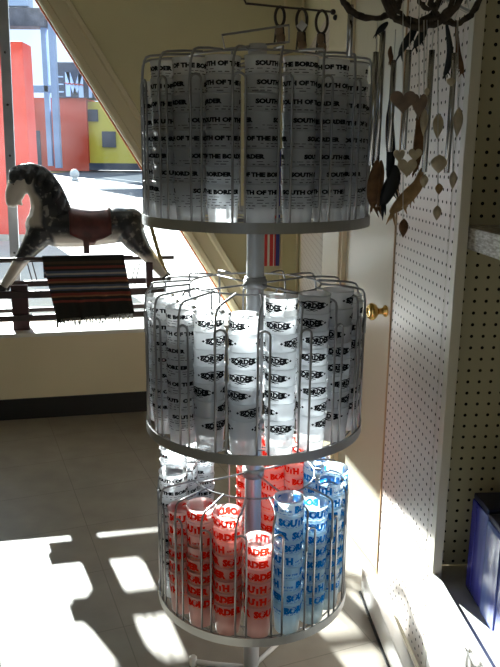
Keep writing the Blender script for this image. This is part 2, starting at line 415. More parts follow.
# the letter M on the fascia, drawn as thick strokes
def stroke(mb, x0, y0, x1, y1, w):
    a = Vector((gx(x0) - gx(100), -.52, gz(y0) - OUT)); b = Vector((gx(x1) - gx(100), -.52, gz(y1) - OUT)); h = Vector((w * .085 / 2, 0, 0))
    mb.prism([a - h, a + h, b + h, b - h], (0, .12, 0))
mb = MB(); stroke(mb, 72.5, 73, 72.5, 97, 4.5); stroke(mb, 85, 75, 85, 98, 4.5); stroke(mb, 73, 73, 79, 94, 4); stroke(mb, 79, 94, 85, 75, 4)
stroke(mb, 94, 82, 94, 98, 3); mb.build('sign_letter', M['signwhite'], bl)
mb = MB(); 
for k in range(9): stroke(mb, 70.5 + k * 1.9, 83.5 + (k % 2) * 1.4 + k * .15, 72.4 + k * 1.9, 83.5 + ((k + 1) % 2) * 1.4 + (k + 1) * .15, 1.5)
o = mb.build('sign_script', M['red'], bl); o.location.y -= .1
tag(bl, 'orange and yellow building across the road with a dark sign fascia', 'building')
# steel pylon in front of it
st = empty('steel_pylon', (on_y(48, 100, GY - 3).x, GY - 3, OUT))
M['steelblue'] = pmat('blue grey painted steel', (.36, .46, .68), .6, noise=.2, nscale=.6)
M['rustbeam'] = pmat('weathered roof edge', (.20, .19, .22), .7, noise=.4, nscale=1.5)
def spart(name, x0, x1, y0, y1, d, mat):
    Y = GY - 3; f_ = lambda x, y: on_y(x, y, Y)
    mb = MB(); mb.box((f_(x0, 100).x - f_(48, 100).x, -d, f_(50, y1).z - OUT), (f_(x1, 100).x - f_(48, 100).x, d, f_(50, y0).z - OUT), bevel=.04); return mb.build(name, mat, st)
spart('post', 45, 50, 28, 166, .25, M['steelblue']); spart('post', 52.5, 58.5, 14, 168, .3, M['steelblue'])
spart('crossbeam', 30, 53, 85.5, 92.5, .25, M['steelblue']); spart('roof_edge', 6, 51, 10, 28, .8, M['rustbeam'])
spart('roof_sign', 6, 36, -14, 8, .7, M['signwhite'])
tag(st, 'blue grey steel posts carrying a weathered roof edge beyond the window', 'pylon')
# tall red panel close outside
rp = empty('red_panel_wall', (on_y(20, 250, 11.8).x, 11.8, OUT))
xr = on_y(28.5, 150, 11.8).x - rp.location.x; xl = on_y(-40, 150, 11.8).x - rp.location.x
mb = MB(); mb.box((xl, 0, 0), (xr, .5, on_y(20, 41, 11.8).z - OUT), bevel=.03); mb.build('panel', M['red'], rp)
mb = MB(); mb.box((xl - .03, -.03, 0), (xr + .03, .53, .12)); mb.build('plinth', M['concrete'], rp)
tag(rp, 'tall scuffed red panel standing outside the window on the left', 'panel')
mb = MB(); p = on_z(75, 181, OUT); mb.sphere((0, 0, .38), .26, seg=12); mb.lathe([(.2, 0), (.2, .12), (.1, .2)], seg=12, cap0=True)  # white ball modelled in place of a bright reflection blob
o = mb.build('highlight_ball', M['line'], None, (p.x, p.y, OUT)); tag(o, 'small round white ball imitating a bright highlight out on the asphalt', 'highlight')

# ------------------------------------------------------------ the display rack
R = .2435; DIST = 6.568 * R; XO = .043 * R
TZ = [EYE - .572 * R, EYE - 2.463 * R, EYE - 4.231 * R]        # underside of each basket
TR = [R, R * 1.01, R * .933]
NS = 18
PH = [radians(a) for a in (-8, 4, -6.5)]                       # hairpin nearest the camera, measured from the camera side to the right
rack = empty('display_rack', (XO, DIST, 0))
tag(rack, 'grey wire spinner rack with three round baskets of stacked cups on a central pole', 'display rack')
def pol(r, th, z): return Vector((r * sin(th), -r * cos(th), z))   # th = 0 faces the camera, positive to the right
mb = MB(); mb.lathe([(.0195, .02), (.0195, TZ[0] + .36), (.017, TZ[0] + .365), (.0, TZ[0] + .366)], seg=32); pole = mb.build('pole', M['pole'], rack)
for zz in (TZ[0] - .012, TZ[1] + .320, TZ[1] - .012, TZ[2] + .295):
    mb = MB(); mb.lathe([(.0195, 0), (.0235, 0), (.0235, .022), (.0195, .022)], seg=32); mb.build('collar', M['band'], pole, (0, 0, zz))
base = empty('base', (0, 0, 0)); base.parent = rack
for k in range(3):
    th = radians(-97 + 120 * k); mb = MB()
    mb.tube([pol(.012, th, .009), pol(.10, th, .009), pol(.150, th, .012)], [.006, .006, .0065], seg=12)
    mb.lathe([(.008, 0), (.0095, .003), (.0095, .024), (.007, .027)], mx=Matrix.Translation(pol(.150, th, 0)), seg=16, cap0=True, cap1=True)
    mb.build('leg', M['white_metal'], rack)
bpy.data.objects.remove(base)
INH = [.335, .327, .308]; HPH = [.284, .275, .262]; RI = .145
CUPR = .0322; CUPH = .078; PIT = .0298
TRAY = .014
for t in range(3):
    Rr = TR[t]; z0 = TZ[t]; zi = INH[t]
    bk = MB()
    bk.lathe([(Rr - .002, 0), (Rr + .0015, 0), (Rr + .0015, .0205), (Rr - .002, .0205), (Rr - .002, 0)], seg=96)
    for f in bk.bm.faces: f.smooth = False
    basket = bk.build('wire_basket', M['band'], rack, (0, 0, z0)); basket['label'] = ['top basket with a grey band round its foot', 'middle basket with a grey band round its foot', 'lowest basket with a grey band round its foot'][t]
    mb = MB(); mb.tube([pol(RI, 2 * pi * k / 64, zi) for k in range(64)], .0022, closed=True, seg=8); mb.build('top_ring', M['chrome'], basket)
    mb = MB(); mb.lathe([(.0215, -.010), (.026, -.010), (.026, .008), (.0215, .008)], mx=Matrix.Translation((0, 0, zi)), seg=32); mb.build('hub', M['band'], basket)
    for k in range(4):
        th = PH[t] + radians(35 + 90 * k); mb = MB(); mb.tube([pol(.024, th, zi - .001), pol(RI, th, zi - .001)], .0021, seg=8); mb.build('spoke', M['chrome'], basket)
    # grid that carries the cups: two rings and radial wires
    mb = MB()
    for rr in (Rr - .020, Rr - .054): mb.tube([pol(rr, 2 * pi * k / 64, TRAY - .004) for k in range(64)], .0018, closed=True, seg=6)
    for k in range(9):
        th = PH[t] + 2 * pi * k / 9 + radians(10); mb.tube([pol(.022, th, TRAY - .008), pol(Rr, th, TRAY - .008)], .0018, seg=6)
    mb.build('tray_grid', M['chrome'], basket)
    for k in range(NS):
        th = PH[t] + 2 * pi * k / NS; hw = .0118 / Rr; hh = HPH[t]
        mb = MB()
        pts = [pol(Rr - .003, th - hw, .002), pol(Rr - .003, th - hw, hh * .5), pol(Rr - .003, th - hw, hh - .011)]
        for q in range(1, 8):
            a = pi * q / 8; pts.append(pol(Rr - .003, th - hw * cos(a), hh - .011 + .011 * sin(a)))
        pts += [pol(Rr - .003, th + hw, hh - .011), pol(Rr - .003, th + hw, hh * .5), pol(Rr - .003, th + hw, .002)]
        mb.tube(pts, .0024, seg=8)
        # the upper wire from the ring out over the rim, bending down on to the hairpin
        ro = Rr * .985
        pts = [pol(RI, th, zi + .002), pol(RI + (ro - RI) * .5, th, zi - .001), pol(ro - .014, th - hw * .3, zi - .005), pol(ro - .006, th - hw * .5, zi - .008), pol(ro - .002, th - hw * .7, zi - .015), pol(ro, th - hw * .9, zi - .028), pol(Rr - .001, th - hw, hh - .012), pol(Rr - .001, th - hw, hh - .05)]
        mb.tube(pts, .0024, seg=8)
        mb.build('pocket_wire', M['chrome'], basket)
# sign holder bracket on the very top
zt = TZ[0]
def rk(x, y, Y=DIST): p = on_y(x, y, Y); return p - Vector((XO, DIST, 0))
mb = MB()
c = [rk(222, 35, DIST - .03), rk(289, 25, DIST + .02), rk(289, 42, DIST + .02), rk(225, 49, DIST - .03)]
mb.tube([c[0], (c[0] + c[1]) / 2, c[1], c[2], (c[2] + c[3]) / 2, c[3]], .0024, closed=True, seg=8)
mb.tube([rk(232, 47, DIST - .02), rk(232, 60, DIST - .02)], .0022, seg=8); mb.tube([rk(262, 44, DIST), rk(262, 60, DIST)], .0022, seg=8)
mb.build('sign_bracket', M['chrome'], rack)

# ------------------------------------------------------------ cups
def text_faces(txt, size, offset=.0):
    cu = bpy.data.curves.new('t', 'FONT'); cu.body = txt; cu.size = size; cu.offset = offset; cu.resolution_u = 2; cu.align_x = 'LEFT'; cu.fill_mode = 'BOTH' if cu.extrude else 'FRONT'
    ob = bpy.data.objects.new('t', cu); COL.objects.link(ob); bpy.context.view_layer.update()
    me = bpy.data.meshes.new_from_object(ob.evaluated_get(bpy.context.evaluated_depsgraph_get()))
    vs = [(v.co.x, v.co.y) for v in me.vertices]; fs = [list(p.vertices) for p in me.polygons]
    bpy.data.objects.remove(ob); bpy.data.curves.remove(cu); bpy.data.meshes.remove(me)
    return vs, fs
def cup_r(z): return .0270 + (CUPR - .0270) * z / CUPH
def wrap(mb, vs, fs, th0, zc, mat, sx=1, sy=1, arch=0, eps=.0005):
    """flat shapes (metres) laid round the cup wall, starting at angle th0, height zc"""
    V = []
    for x, y in vs:
        z = zc + y * sy + arch * cos(x * sx * 120); th = th0 + x * sx / CUPR; r = cup_r(z) + eps
        V.append(mb.bm.verts.new((r * cos(th), r * sin(th), z)))
    for f in fs: mb.face([V[i] for i in f], mat)
def bar(mb, x0, x1, y0, y1, th0, mat, n=3):
    vs = [(x0 + (x1 - x0) * i / n, y) for i in range(n + 1) for y in (y0, y1)]
    fs = [[2 * i, 2 * i + 2, 2 * i + 3, 2 * i + 1] for i in range(n)]
    wrap(mb, vs, fs, th0, 0, mat)
CIRC = 2 * pi * CUPR
def txt_width(vs): return max(v[0] for v in vs) - min(v[0] for v in vs)
BIG = text_faces('SOUTH OF THE BORDER', .0118, .0009)
SOU = text_faces('SOUTH', .0150, .0012); OFT = text_faces('OF THE', .0060, .0003); BOR = text_faces('BORDER', .0150, .0012); ORN = text_faces('BORDER', .0092, .0007)
def cup_mesh(kind, seed):
    rnd = random.Random(seed)
    mb = MB(); mb.keep = 1
    body = {'black': M['frost'], 'ornate': M['frost'], 'red': M['frost_red'], 'blue': M['frost_blue']}[kind]
    # wall, rolled rim, foot
    prof = [(.0255, .0012), (.0262, 0), (.0270, .0006), (cup_r(CUPH * .5), CUPH * .5), (cup_r(CUPH - .004), CUPH - .004),
            (CUPR + .0007, CUPH - .0028), (CUPR + .0010, CUPH - .0012), (CUPR + .0005, CUPH), (CUPR - .0005, CUPH - .0006)]
    mb.lathe(prof, body, seg=40)
    ring = [mb.bm.verts.new((.0256 * cos(2 * pi * k / 40), .0256 * sin(2 * pi * k / 40), .0014)) for k in range(40)]
    mb.face(ring, body)
    if kind == 'black':
        w = txt_width(BIG[0]); wrap(mb, *BIG, 0, CUPH - .0185, M['ink_black'], sx=CIRC * .80 / w, sy=.88)
        # lines of small print below the name: dashes too fine to read
        for row in range(5):
            z = CUPH - .0245 - row * .0052
            x = rnd.uniform(0, .02)
            while x < CIRC * .97:
                l = rnd.uniform(.004, .013)
                if rnd.random() < .75: bar(mb, x, x + l, z, z + (.0016 if row % 2 else .0010), 0, M['ink_grey'] if row % 2 else M['ink_black'], 3)
                x += l + rnd.uniform(.002, .008)
    elif kind == 'ornate':
        for k in range(2):
            th = pi * k + (.4 if k else 0); w = txt_width(ORN[0]); ww = .056; zq = CUPH - .0185
            wrap(mb, *ORN, th, CUPH - .0228, M['ink_black'], sx=ww / w, sy=1.45)
            # double arched scroll above and below with diamond ends
            n = 14
            for s_, amp in ((1, .0056), (-1, .0045)):
                vs = []
                for i in range(n + 1):
                    u = i / n; yy = (CUPH - .0185) + s_ * (.0026 + amp * sin(pi * u)) + .0009 * sin(u * 22)
                    th_ = .0007 + .0008 * abs(sin(u * 3 * pi)); vs += [(-.002 + .060 * u, yy - th_), (-.002 + .060 * u, yy + th_)]
                wrap(mb, vs, [[2 * i, 2 * i + 2, 2 * i + 3, 2 * i + 1] for i in range(n)], th, 0, M['ink_black'])
            for cx in (-.006, .062):
                zc = CUPH - .0185; wrap(mb, [(cx - .0034, zc), (cx, zc - .0028), (cx + .0034, zc), (cx, zc + .0028)], [[0, 1, 2, 3]], th, 0, M['ink_black'])
            vs = []
            for i in range(9):
                u = i / 8; yy = CUPH - .0285 + .0010 * sin(u * 16); vs += [(.016 + .024 * u, yy - .0007), (.016 + .024 * u, yy + .0007)]
            wrap(mb, vs, [[2 * i, 2 * i + 2, 2 * i + 3, 2 * i + 1] for i in range(8)], th, 0, M['ink_black'])
    else:
        ink = M['ink_red'] if kind == 'red' else M['ink_blue']
        z = CUPH - .0235
        wS = txt_width(SOU[0]); wO = txt_width(OFT[0]); wB = txt_width(BOR[0])
        for h in (0,):
            wrap(mb, *SOU, 0, z, ink, sx=CIRC * .35 / wS, sy=1.42)
            wrap(mb, *OFT, 2 * pi * .37, z + .002, ink, sx=CIRC * .14 / wO)
            wrap(mb, *BOR, 2 * pi * .54, z, ink, sx=CIRC * .42 / wB, sy=1.42)
        x = 0
        while x < CIRC * .97:
            l = rnd.uniform(.003, .009); bar(mb, x, x + l, z - .0040, z - .0028, 0, M['ink_orange'] if kind == 'red' else ink, 2); x += l + .003
    bmesh.ops.remove_doubles(mb.bm, verts=list({v for f in mb.bm.faces if f.material_index == mb.mi(body) for v in f.verts}), dist=1e-6)
    return mb.mesh('frosted_cup_' + kind)
CUPM = {k: [cup_mesh(k, 11 * i + 3) for i in range(2)] for k in ('black', 'ornate', 'red', 'blue')}
LOOK = {'black': 'black-lettered frosted cup', 'ornate': 'frosted cup with ornate black emblem', 'red': 'red-lettered cup', 'blue': 'blue-lettered cup'}
ORD = ['topmost', 'second', 'third', 'fourth', 'fifth', 'sixth', 'seventh', 'eighth', 'ninth', 'tenth', 'eleventh']
TIER = ['top basket', 'middle basket', 'lowest basket']
rnd = random.Random(5)
def place_stack(t, th, n, kind, where, pitch=PIT, mixed=None):
    rc = TR[t] - .0365
    for i in range(n):
        kd = kind
        if mixed and i in mixed: kd = mixed[i]
        o = bpy.data.objects.new('frosted_cup', CUPM[kd][i % 2]); COL.objects.link(o)
        jit = rnd.uniform(-.0006, .0006)
        p = pol(rc + jit, th + jit, 0); o.location = (XO + p.x, DIST + p.y, TZ[t] + TRAY - .0018 + i * pitch + .0001)
        o.rotation_euler = (rnd.uniform(-.006, .006), rnd.uniform(-.006, .006), rnd.uniform(0, 2 * pi))
        pos = n - 1 - i
        word = ORD[pos] if i else 'bottom'
        tag(o, '%s, %s in %s, %s' % (LOOK[kd], word if word in ('topmost', 'bottom') else word + ' down', where, TIER[t]), 'cup', 'cups stacked in the ' + TIER[t])
NUM = ['first', 'second', 'third', 'fourth', 'fifth', 'sixth', 'seventh', 'eighth', 'ninth', 'tenth']
def fill(t, plan):
    """plan: slot index -> (n, kind[, pitch]); slot s sits between hairpins s and s+1 seen from the camera side, rightwards"""
    front = sorted([s for s in plan if cos(PH[t] + radians(20) * (s + .5)) > 0], key=lambda s: sin(PH[t] + radians(20) * (s + .5)))
    rear = sorted([s for s in plan if s not in front], key=lambda s: sin(PH[t] + radians(20) * (s + .5)))
    for lst, nm in ((front, 'front'), (rear, 'rear')):
        for i, s in enumerate(lst):
            pl = plan[s]; th = PH[t] + radians(20) * (s + .5)
            place_stack(t, th, pl[0], pl[1], '%s %s stack from left' % (NUM[i], nm), pl[2] if len(pl) > 2 else PIT, pl[3] if len(pl) > 3 else None)
# top basket: every stack carries the black wording
P0, P1 = .0322, .0352
fill(0, {s_: (n_, 'black', P0) for s_, n_ in {0: 8, 1: 8, 2: 8, 3: 8, 4: 7, -1: 8, -2: 8, -3: 8, -4: 7, -5: 6, 5: 6, 7: 5, -8: 5}.items()})
fill(1, {s_: (n_, k_, P1) for s_, n_, k_ in ((-1, 7, 'ornate'), (0, 8, 'ornate'), (1, 8, 'ornate'), (2, 8, 'ornate'), (3, 7, 'ornate'), (4, 7, 'ornate'), (-2, 7, 'ornate'), (-3, 7, 'black'), (-4, 7, 'black'), (-5, 7, 'black'),
         (-6, 6, 'black'), (-7, 6, 'ornate'), (7, 5, 'ornate'), (8, 6, 'ornate'), (5, 6, 'ornate'), (6, 6, 'ornate'))})
fill(2, {0: (6, 'red'), -1: (8, 'red'), -2: (8, 'red'), -3: (7, 'red'), 1: (9, 'blue'), 2: (8, 'blue'), 3: (9, 'blue'), 4: (9, 'blue'), 5: (7, 'blue'),
         -4: (9, 'black'), -5: (10, 'black'), -6: (9, 'black'), -7: (9, 'black'), 8: (9, 'red'), 9: (9, 'red'), 7: (9, 'red'), 6: (8, 'blue')})

# ------------------------------------------------------------ pegboard fixture on the right
FO = Vector((.4135, 1.45, 0)); FA = atan2(-.997, .078)          # local x runs toward the camera, local y to the right
FMX = Matrix.Translation(FO) @ Matrix.Rotation(FA, 4, 'Z'); FINV = FMX.inverted()
fix = empty('pegboard_fixture', FO, FA)
tag(fix, 'cream shop fixture of pegboard panels on a low white base beside the rack', 'display fixture')
def fbox(name, a, b, mat, bevel=0, parent=fix):
    mb = MB(); mb.box(a, b, bevel=bevel); return mb.build(name, mat, parent)
PT = 2.3
fbox('pegboard_panel', (-.455, 0, .095), (-.028, .006, PT), M['peg_side'])
fbox('board_edge', (-.463, -.003, .09), (-.455, .008, PT), M['woodedge'])
fbox('upright', (-.028, -.003, .05), (0, .018, PT), M['upright'], .002)
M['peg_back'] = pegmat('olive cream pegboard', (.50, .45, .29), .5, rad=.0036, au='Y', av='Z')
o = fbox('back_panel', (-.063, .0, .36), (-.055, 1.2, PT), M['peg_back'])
BZ = .372
fbox('side_board', (.002, -.004, .0), (1.0, .010, BZ), M['white_metal'], .003)
fbox('trim_bead', (.003, -.007, BZ - .030), (1.0, -.003, BZ - .024), M['white_metal'], .001)
fbox('kick_board', (-.497, -.036, .006), (1.0, -.005, .088), M['white_metal'], .003)
fbox('floor_seal', (-.50, -.041, 0), (1.0, -.006, .006), M['black'])
fbox('base_box', (-.063, .017, 0), (1.0, 1.2, .352), M['deck'])
fbox('deck_gap_shadow', (.06, .010, .0), (1.0, .017, .350), M['black'])  # black strip painting the shadow in the gap between board and deck
m, nt, b = new_mat('brushed shelf end'); b.inputs['Roughness'].default_value = .45
tc = nt.nodes.new('ShaderNodeTexCoord'); mp = nt.nodes.new('ShaderNodeMapping'); mp.inputs['Scale'].default_value = (60, 60, 260); nt.links.new(tc.outputs['Object'], mp.inputs[0])
nz = nt.nodes.new('ShaderNodeTexNoise'); nz.inputs['Scale'].default_value = 1.2; nz.inputs['Detail'].default_value = 3; nt.links.new(mp.outputs[0], nz.inputs[0])
cr = nt.nodes.new('ShaderNodeValToRGB'); cr.color_ramp.elements[0].position = .38; cr.color_ramp.elements[1].position = .66
cr.color_ramp.elements[0].color = (.34, .31, .25, 1); cr.color_ramp.elements[1].color = (.72, .70, .66, 1); nt.links.new(nz.outputs['Fac'], cr.inputs[0]); nt.links.new(cr.outputs[0], b.inputs['Base Color'])
fbox('shelf', (-.052, .020, EYE - .176), (.52, 1.2, EYE - .132), m, .001)
fbox('shelf', (-.052, .019, EYE + .33), (.60, 1.2, EYE + .36), M['upright'], .001)  # unseen upper shelf, added above the view to shade the bay
# scratch and small metal clip seen on the side panel
mb = MB(); a = on_plane(396, 503, FMX @ Vector((0, -.0015, 0)), FMX.to_3x3() @ Vector((0, 1, 0))); b_ = on_plane(422, 552, FMX @ Vector((0, -.0015, 0)), FMX.to_3x3() @ Vector((0, 1, 0)))
mb.tube([FINV @ a, FINV @ b_], .0011, seg=6); mb.build('hanging_wire', M['chrome'], fix)

# blue packages standing on the deck
m, nt, b = new_mat('blue printed wrap'); b.inputs['Roughness'].default_value = .25
tc = nt.nodes.new('ShaderNodeTexCoord'); mp = nt.nodes.new('ShaderNodeMapping'); mp.inputs['Scale'].default_value = (9, 9, 1.6); nt.links.new(tc.outputs['Object'], mp.inputs[0])
nz = nt.nodes.new('ShaderNodeTexNoise'); nz.inputs['Scale'].default_value = 1.3; nz.inputs['Detail'].default_value = 3; nt.links.new(mp.outputs[0], nz.inputs[0])
cr = nt.nodes.new('ShaderNodeValToRGB'); e = cr.color_ramp.elements; e[0].position = .36; e[1].position = .66
e[0].color = (.03, .025, .26, 1); e[1].color = (.28, .32, .66, 1); x_ = e.new(.5); x_.color = (.10, .10, .46, 1); nt.links.new(nz.outputs['Fac'], cr.inputs[0]); nt.links.new(cr.outputs[0], b.inputs['Base Color'])
bp = nt.nodes.new('ShaderNodeBump'); bp.inputs['Strength'].default_value = .3; bp.inputs['Distance'].default_value = .01; nt.links.new(nz.outputs['Fac'], bp.inputs['Height']); nt.links.new(bp.outputs[0], b.inputs['Normal'])
M['wrap'] = m; M['navytop'] = pmat('dark navy lid', (.012, .012, .05), .35)
m2 = m.copy(); m2.name = 'light blue printed wrap'; e = [n for n in m2.node_tree.nodes if n.type == 'VALTORGB'][0].color_ramp.elements
e[0].color = (.06, .09, .42, 1); e[1].color = (.18, .25, .60, 1); e[2].color = (.48, .58, .80, 1); M['wrap2'] = m2
DECKZ = .3525
qa = FINV @ on_z(463.5, 586, DECKZ); qb = FINV @ on_z(479, 611, DECKZ)
topz = on_y(473, 491, (FMX @ qa).y).z
def package(x0, x1, y0, zt, mat, lab):
    t = empty('wrapped_package', FMX @ Vector(((x0 + x1) / 2, y0 + .12, DECKZ)), FA)
    mb = MB(); hx = (x1 - x0) / 2 - .002; H_ = zt - DECKZ
    mb.box((-hx, -.12, .0005), (hx, .12, H_ - .012), bevel=.010); mb.build('wrapping', mat, t)
    mb = MB(); mb.box((-hx + .004, -.117, H_ - .013), (hx - .004, .117, H_), bevel=.004); mb.build('lid', M['navytop'], t)
    mb = MB(); mb.tube([(-hx * .2, -.1205, .012), (-hx * .2, -.1212, H_ * .5), (-hx * .2, -.1205, H_ - .02)], .0016, seg=6); mb.build('seam', mat, t)
    tag(t, lab, 'package', 'blue packages on the fixture base')
y_ = min(qa.y, qb.y)
package(qa.x, qb.x, y_, topz, M['wrap'], 'dark blue wrapped package on the white base, nearest the pegboard')
package(qb.x, qb.x + .20, y_ - .004, topz - .002, M['wrap2'], 'lighter blue wrapped package on the white base, cut by the photo edge')

# ------------------------------------------------------------ rocking horse on its stand, on the window ledge
HD = .115
horse = empty('rocking_horse', WO, WALL_A)
tag(horse, 'dapple grey wooden rocking horse with dark mane on a stand in the window', 'rocking horse')
def hp(x, y, off=0, d=HD): s, z = wall_s(x, y, d); return Vector((s, d + off, z))
K = .00485
def chain(mb, pts):
    """pts: (x px, y px, radius px, sideways metres, [flatten]) -> tapered limb ending in spheres"""
    P = [hp(p[0], p[1], p[3]) for p in pts]; Rr = [p[2] * K for p in pts]
    # resample
    Q = []; Z = []
    for i in range(len(P) - 1):
        for k in range(6): u = k / 6; Q.append(P[i].lerp(P[i + 1], u)); Z.append(Rr[i] + (Rr[i + 1] - Rr[i]) * u)
    Q.append(P[-1]); Z.append(Rr[-1])
    mb.tube(Q, Z, seg=14); mb.sphere(P[0], Rr[0], seg=14); mb.sphere(P[-1], Rr[-1], seg=14)
def fuse(mb, name, mat, parent, vox=.006, smooth=4):
    me = mb.mesh(name + '_raw'); o = bpy.data.objects.new(name, me); COL.objects.link(o)
    r = o.modifiers.new('r', 'REMESH'); r.mode = 'VOXEL'; r.voxel_size = vox
    s_ = o.modifiers.new('s', 'SMOOTH'); s_.iterations = smooth; s_.factor = .6
    bpy.context.view_layer.update()
    ev_ = bpy.data.meshes.new_from_object(o.evaluated_get(bpy.context.evaluated_depsgraph_get()))
    o.modifiers.clear(); o.data = ev_; ev_.name = name
    for p in ev_.polygons: p.use_smooth = True; p.material_index = 0
    ev_.materials.clear(); ev_.materials.append(mat); o.parent = parent
    return o
m, nt, b = new_mat('dapple grey paint'); b.inputs['Roughness'].default_value = .4
tc = nt.nodes.new('ShaderNodeTexCoord'); sp = nt.nodes.new('ShaderNodeSeparateXYZ'); nt.links.new(tc.outputs['Object'], sp.inputs[0])
vz = nt.nodes.new('ShaderNodeTexNoise'); vz.inputs['Scale'].default_value = 34; vz.inputs['Detail'].default_value = 3; nt.links.new(tc.outputs['Object'], vz.inputs[0])
v2 = nt.nodes.new('ShaderNodeTexNoise'); v2.inputs['Scale'].default_value = 7; nt.links.new(tc.outputs['Object'], v2.inputs[0])
zlo = hp(60, 236).z; zhi = hp(60, 218).z
# painted pattern: pale belly, lower legs, chest front and face; black dappled back, haunch and neck
def ramp(o_, a, b2):
    r = nt.nodes.new('ShaderNodeMapRange'); r.interpolation_type = 'SMOOTHSTEP'; r.inputs[1].default_value = a; r.inputs[2].default_value = b2; nt.links.new(o_, r.inputs[0]); return r.outputs[0]
X_, Z_ = sp.outputs['X'], sp.outputs['Z']
wob = math_node(nt, 'MULTIPLY', math_node(nt, 'SUBTRACT', v2.outputs['Fac'], .5), .10)
Xw = math_node(nt, 'ADD', X_, wob); Zw = math_node(nt, 'ADD', Z_, wob)
dark_back = ramp(Zw, hp(60, 240).z, hp(60, 230).z)
xface = math_node(nt, 'MULTIPLY', ramp(Xw, hp(28, 200).x, hp(22, 200).x), 1.0)           # the face end
xn = math_node(nt, 'SUBTRACT', Xw, math_node(nt, 'MULTIPLY', math_node(nt, 'SUBTRACT', Z_, hp(36, 200).z), -.15))
throat = math_node(nt, 'MULTIPLY', ramp(xn, hp(40, 200).x, hp(35, 200).x), ramp(Z_, hp(30, 228).z, hp(30, 222).z))
dark_sh = math_node(nt, 'MULTIPLY', ramp(Zw, hp(40, 264).z, hp(40, 256).z), ramp(Xw, hp(56, 240).x, hp(50, 240).x))
dark_ha = math_node(nt, 'MULTIPLY', ramp(Zw, hp(140, 257).z, hp(140, 251).z), ramp(Xw, hp(116, 240).x, hp(122, 240).x))
dk = math_node(nt, 'MAXIMUM', dark_back, math_node(nt, 'MAXIMUM', dark_sh, dark_ha))
dk = math_node(nt, 'MULTIPLY', dk, math_node(nt, 'SUBTRACT', 1.0, math_node(nt, 'MAXIMUM', throat, math_node(nt, 'MULTIPLY', xface, ramp(Z_, hp(20, 236).z, hp(20, 230).z)))))
hoof = ramp(Z_, hp(10, 283).z, hp(10, 287).z); dk = math_node(nt, 'MAXIMUM', dk, 0.0)
spots = ramp(vz.outputs['Fac'], .55, .66)
dk = math_node(nt, 'MULTIPLY', dk, math_node(nt, 'SUBTRACT', 1.0, math_node(nt, 'MULTIPLY', spots, .38)))
mx = nt.nodes.new('ShaderNodeMix'); mx.data_type = 'RGBA'; mx.inputs[6].default_value = (.50, .46, .42, 1); mx.inputs[7].default_value = (.018, .020, .026, 1)
nt.links.new(dk, mx.inputs[0]); nt.links.new(mx.outputs[2], b.inputs['Base Color']); M['horse'] = m
M['mane'] = pmat('black mane', (.010, .011, .016), .5, bump=.8, nscale=70)
M['saddle'] = pmat('maroon leather', (.13, .03, .028), .45, noise=.5, nscale=22)
mb = MB()
chain(mb, [(43, 226, 17.5, 0), (58, 229, 18.5, 0), (78, 229, 18.5, 0), (100, 228, 17.5, 0), (118, 225, 18, 0), (130, 223, 15.5, 0)])
chain(mb, [(46, 224, 18, 0), (47, 208, 16, 0), (42, 194, 13, 0), (34, 182, 10.5, 0), (26, 177, 8.5, 0)])
chain(mb, [(25, 179, 9.0, 0), (17, 184, 9.0, 0), (12, 194, 6.8, 0), (11, 202, 5.2, 0)])
chain(mb, [(22, 184, 6.5, 0), (19, 196, 5.0, 0), (14, 204, 3.4, 0)])
chain(mb, [(17, 200, 2.4, 0), (21, 204, 2.0, 0)])
for sgn, ox in ((-1, 0), (1, 2.5)):
    chain(mb, [(41 + ox, 232, 14, sgn * .030), (31 + ox, 246, 9.5, sgn * .036), (21 + ox, 259, 6.2, sgn * .038), (12 + ox, 273, 4.8, sgn * .038), (5 + ox, 284, 4.2, sgn * .038)])
    chain(mb, [(126 + ox, 226, 14.5, sgn * .03), (134 + ox, 240, 11.5, sgn * .034), (143 + ox, 251, 7.2, sgn * .038), (153 + ox, 262, 5.4, sgn * .038), (162 + ox, 273, 4.4, sgn * .038)])
    chain(mb, [(21, 172, 1.8, sgn * .02), (17, 167, 1.1, sgn * .026)])
body = fuse(mb, 'horse_body', M['horse'], horse)
M['hoof'] = pmat('black hoof', (.012, .012, .012), .35)
for sgn, ox in ((-1, 0), (1, 2.5)):
    for (x, y, dx) in ((3, 287, -1.2), (165, 277, 1.2)):
        p = hp(x + ox, y, sgn * .038); mb = MB(); dirv = Vector((dx * .5, 0, -1)).normalized(); q = dirv.to_track_quat('Z', 'Y').to_matrix().to_4x4()
        mb.lathe([(.015, -.018), (.019, -.012), (.0235, .014), (.022, .018)], mx=Matrix.Translation(p) @ q, seg=20, cap0=True, cap1=True); mb.build('hoof', M['hoof'], horse)
for sgn in (-1, 1):
    p = hp(14.5, 184, sgn * .033); mb = MB(); mb.sphere(p, .0075, seg=12); mb.build('eye', M['hoof'], horse)
    mb = MB(); mb.sphere(hp(9, 203, sgn * .016), .004, seg=8); mb.build('nostril', M['hoof'], horse)
# mane: thick locks falling from the crest on both sides
mb = MB()
crest = [(14, 170), (22, 167), (32, 166), (42, 169), (50, 176), (57, 186), (62, 196), (66, 206)]
for i, (x, y) in enumerate(crest):
    r = 4.6
    for sgn in (-1, 1):
        dx, dy = (-1, 10) if i < 2 else (-2 - i * .3, 15)
        chain(mb, [(x, y + 2, r, 0), (x + dx * .3, y + dy * .45, r, sgn * .028), (x + dx, y + dy, r * .75, sgn * .045)])
for a_, b_ in zip(crest, crest[1:]): chain(mb, [(a_[0], a_[1] + 2, 5.0, 0), (b_[0], b_[1] + 2, 5.0, 0)])
fuse(mb, 'mane', M['mane'], horse, .006, 3)
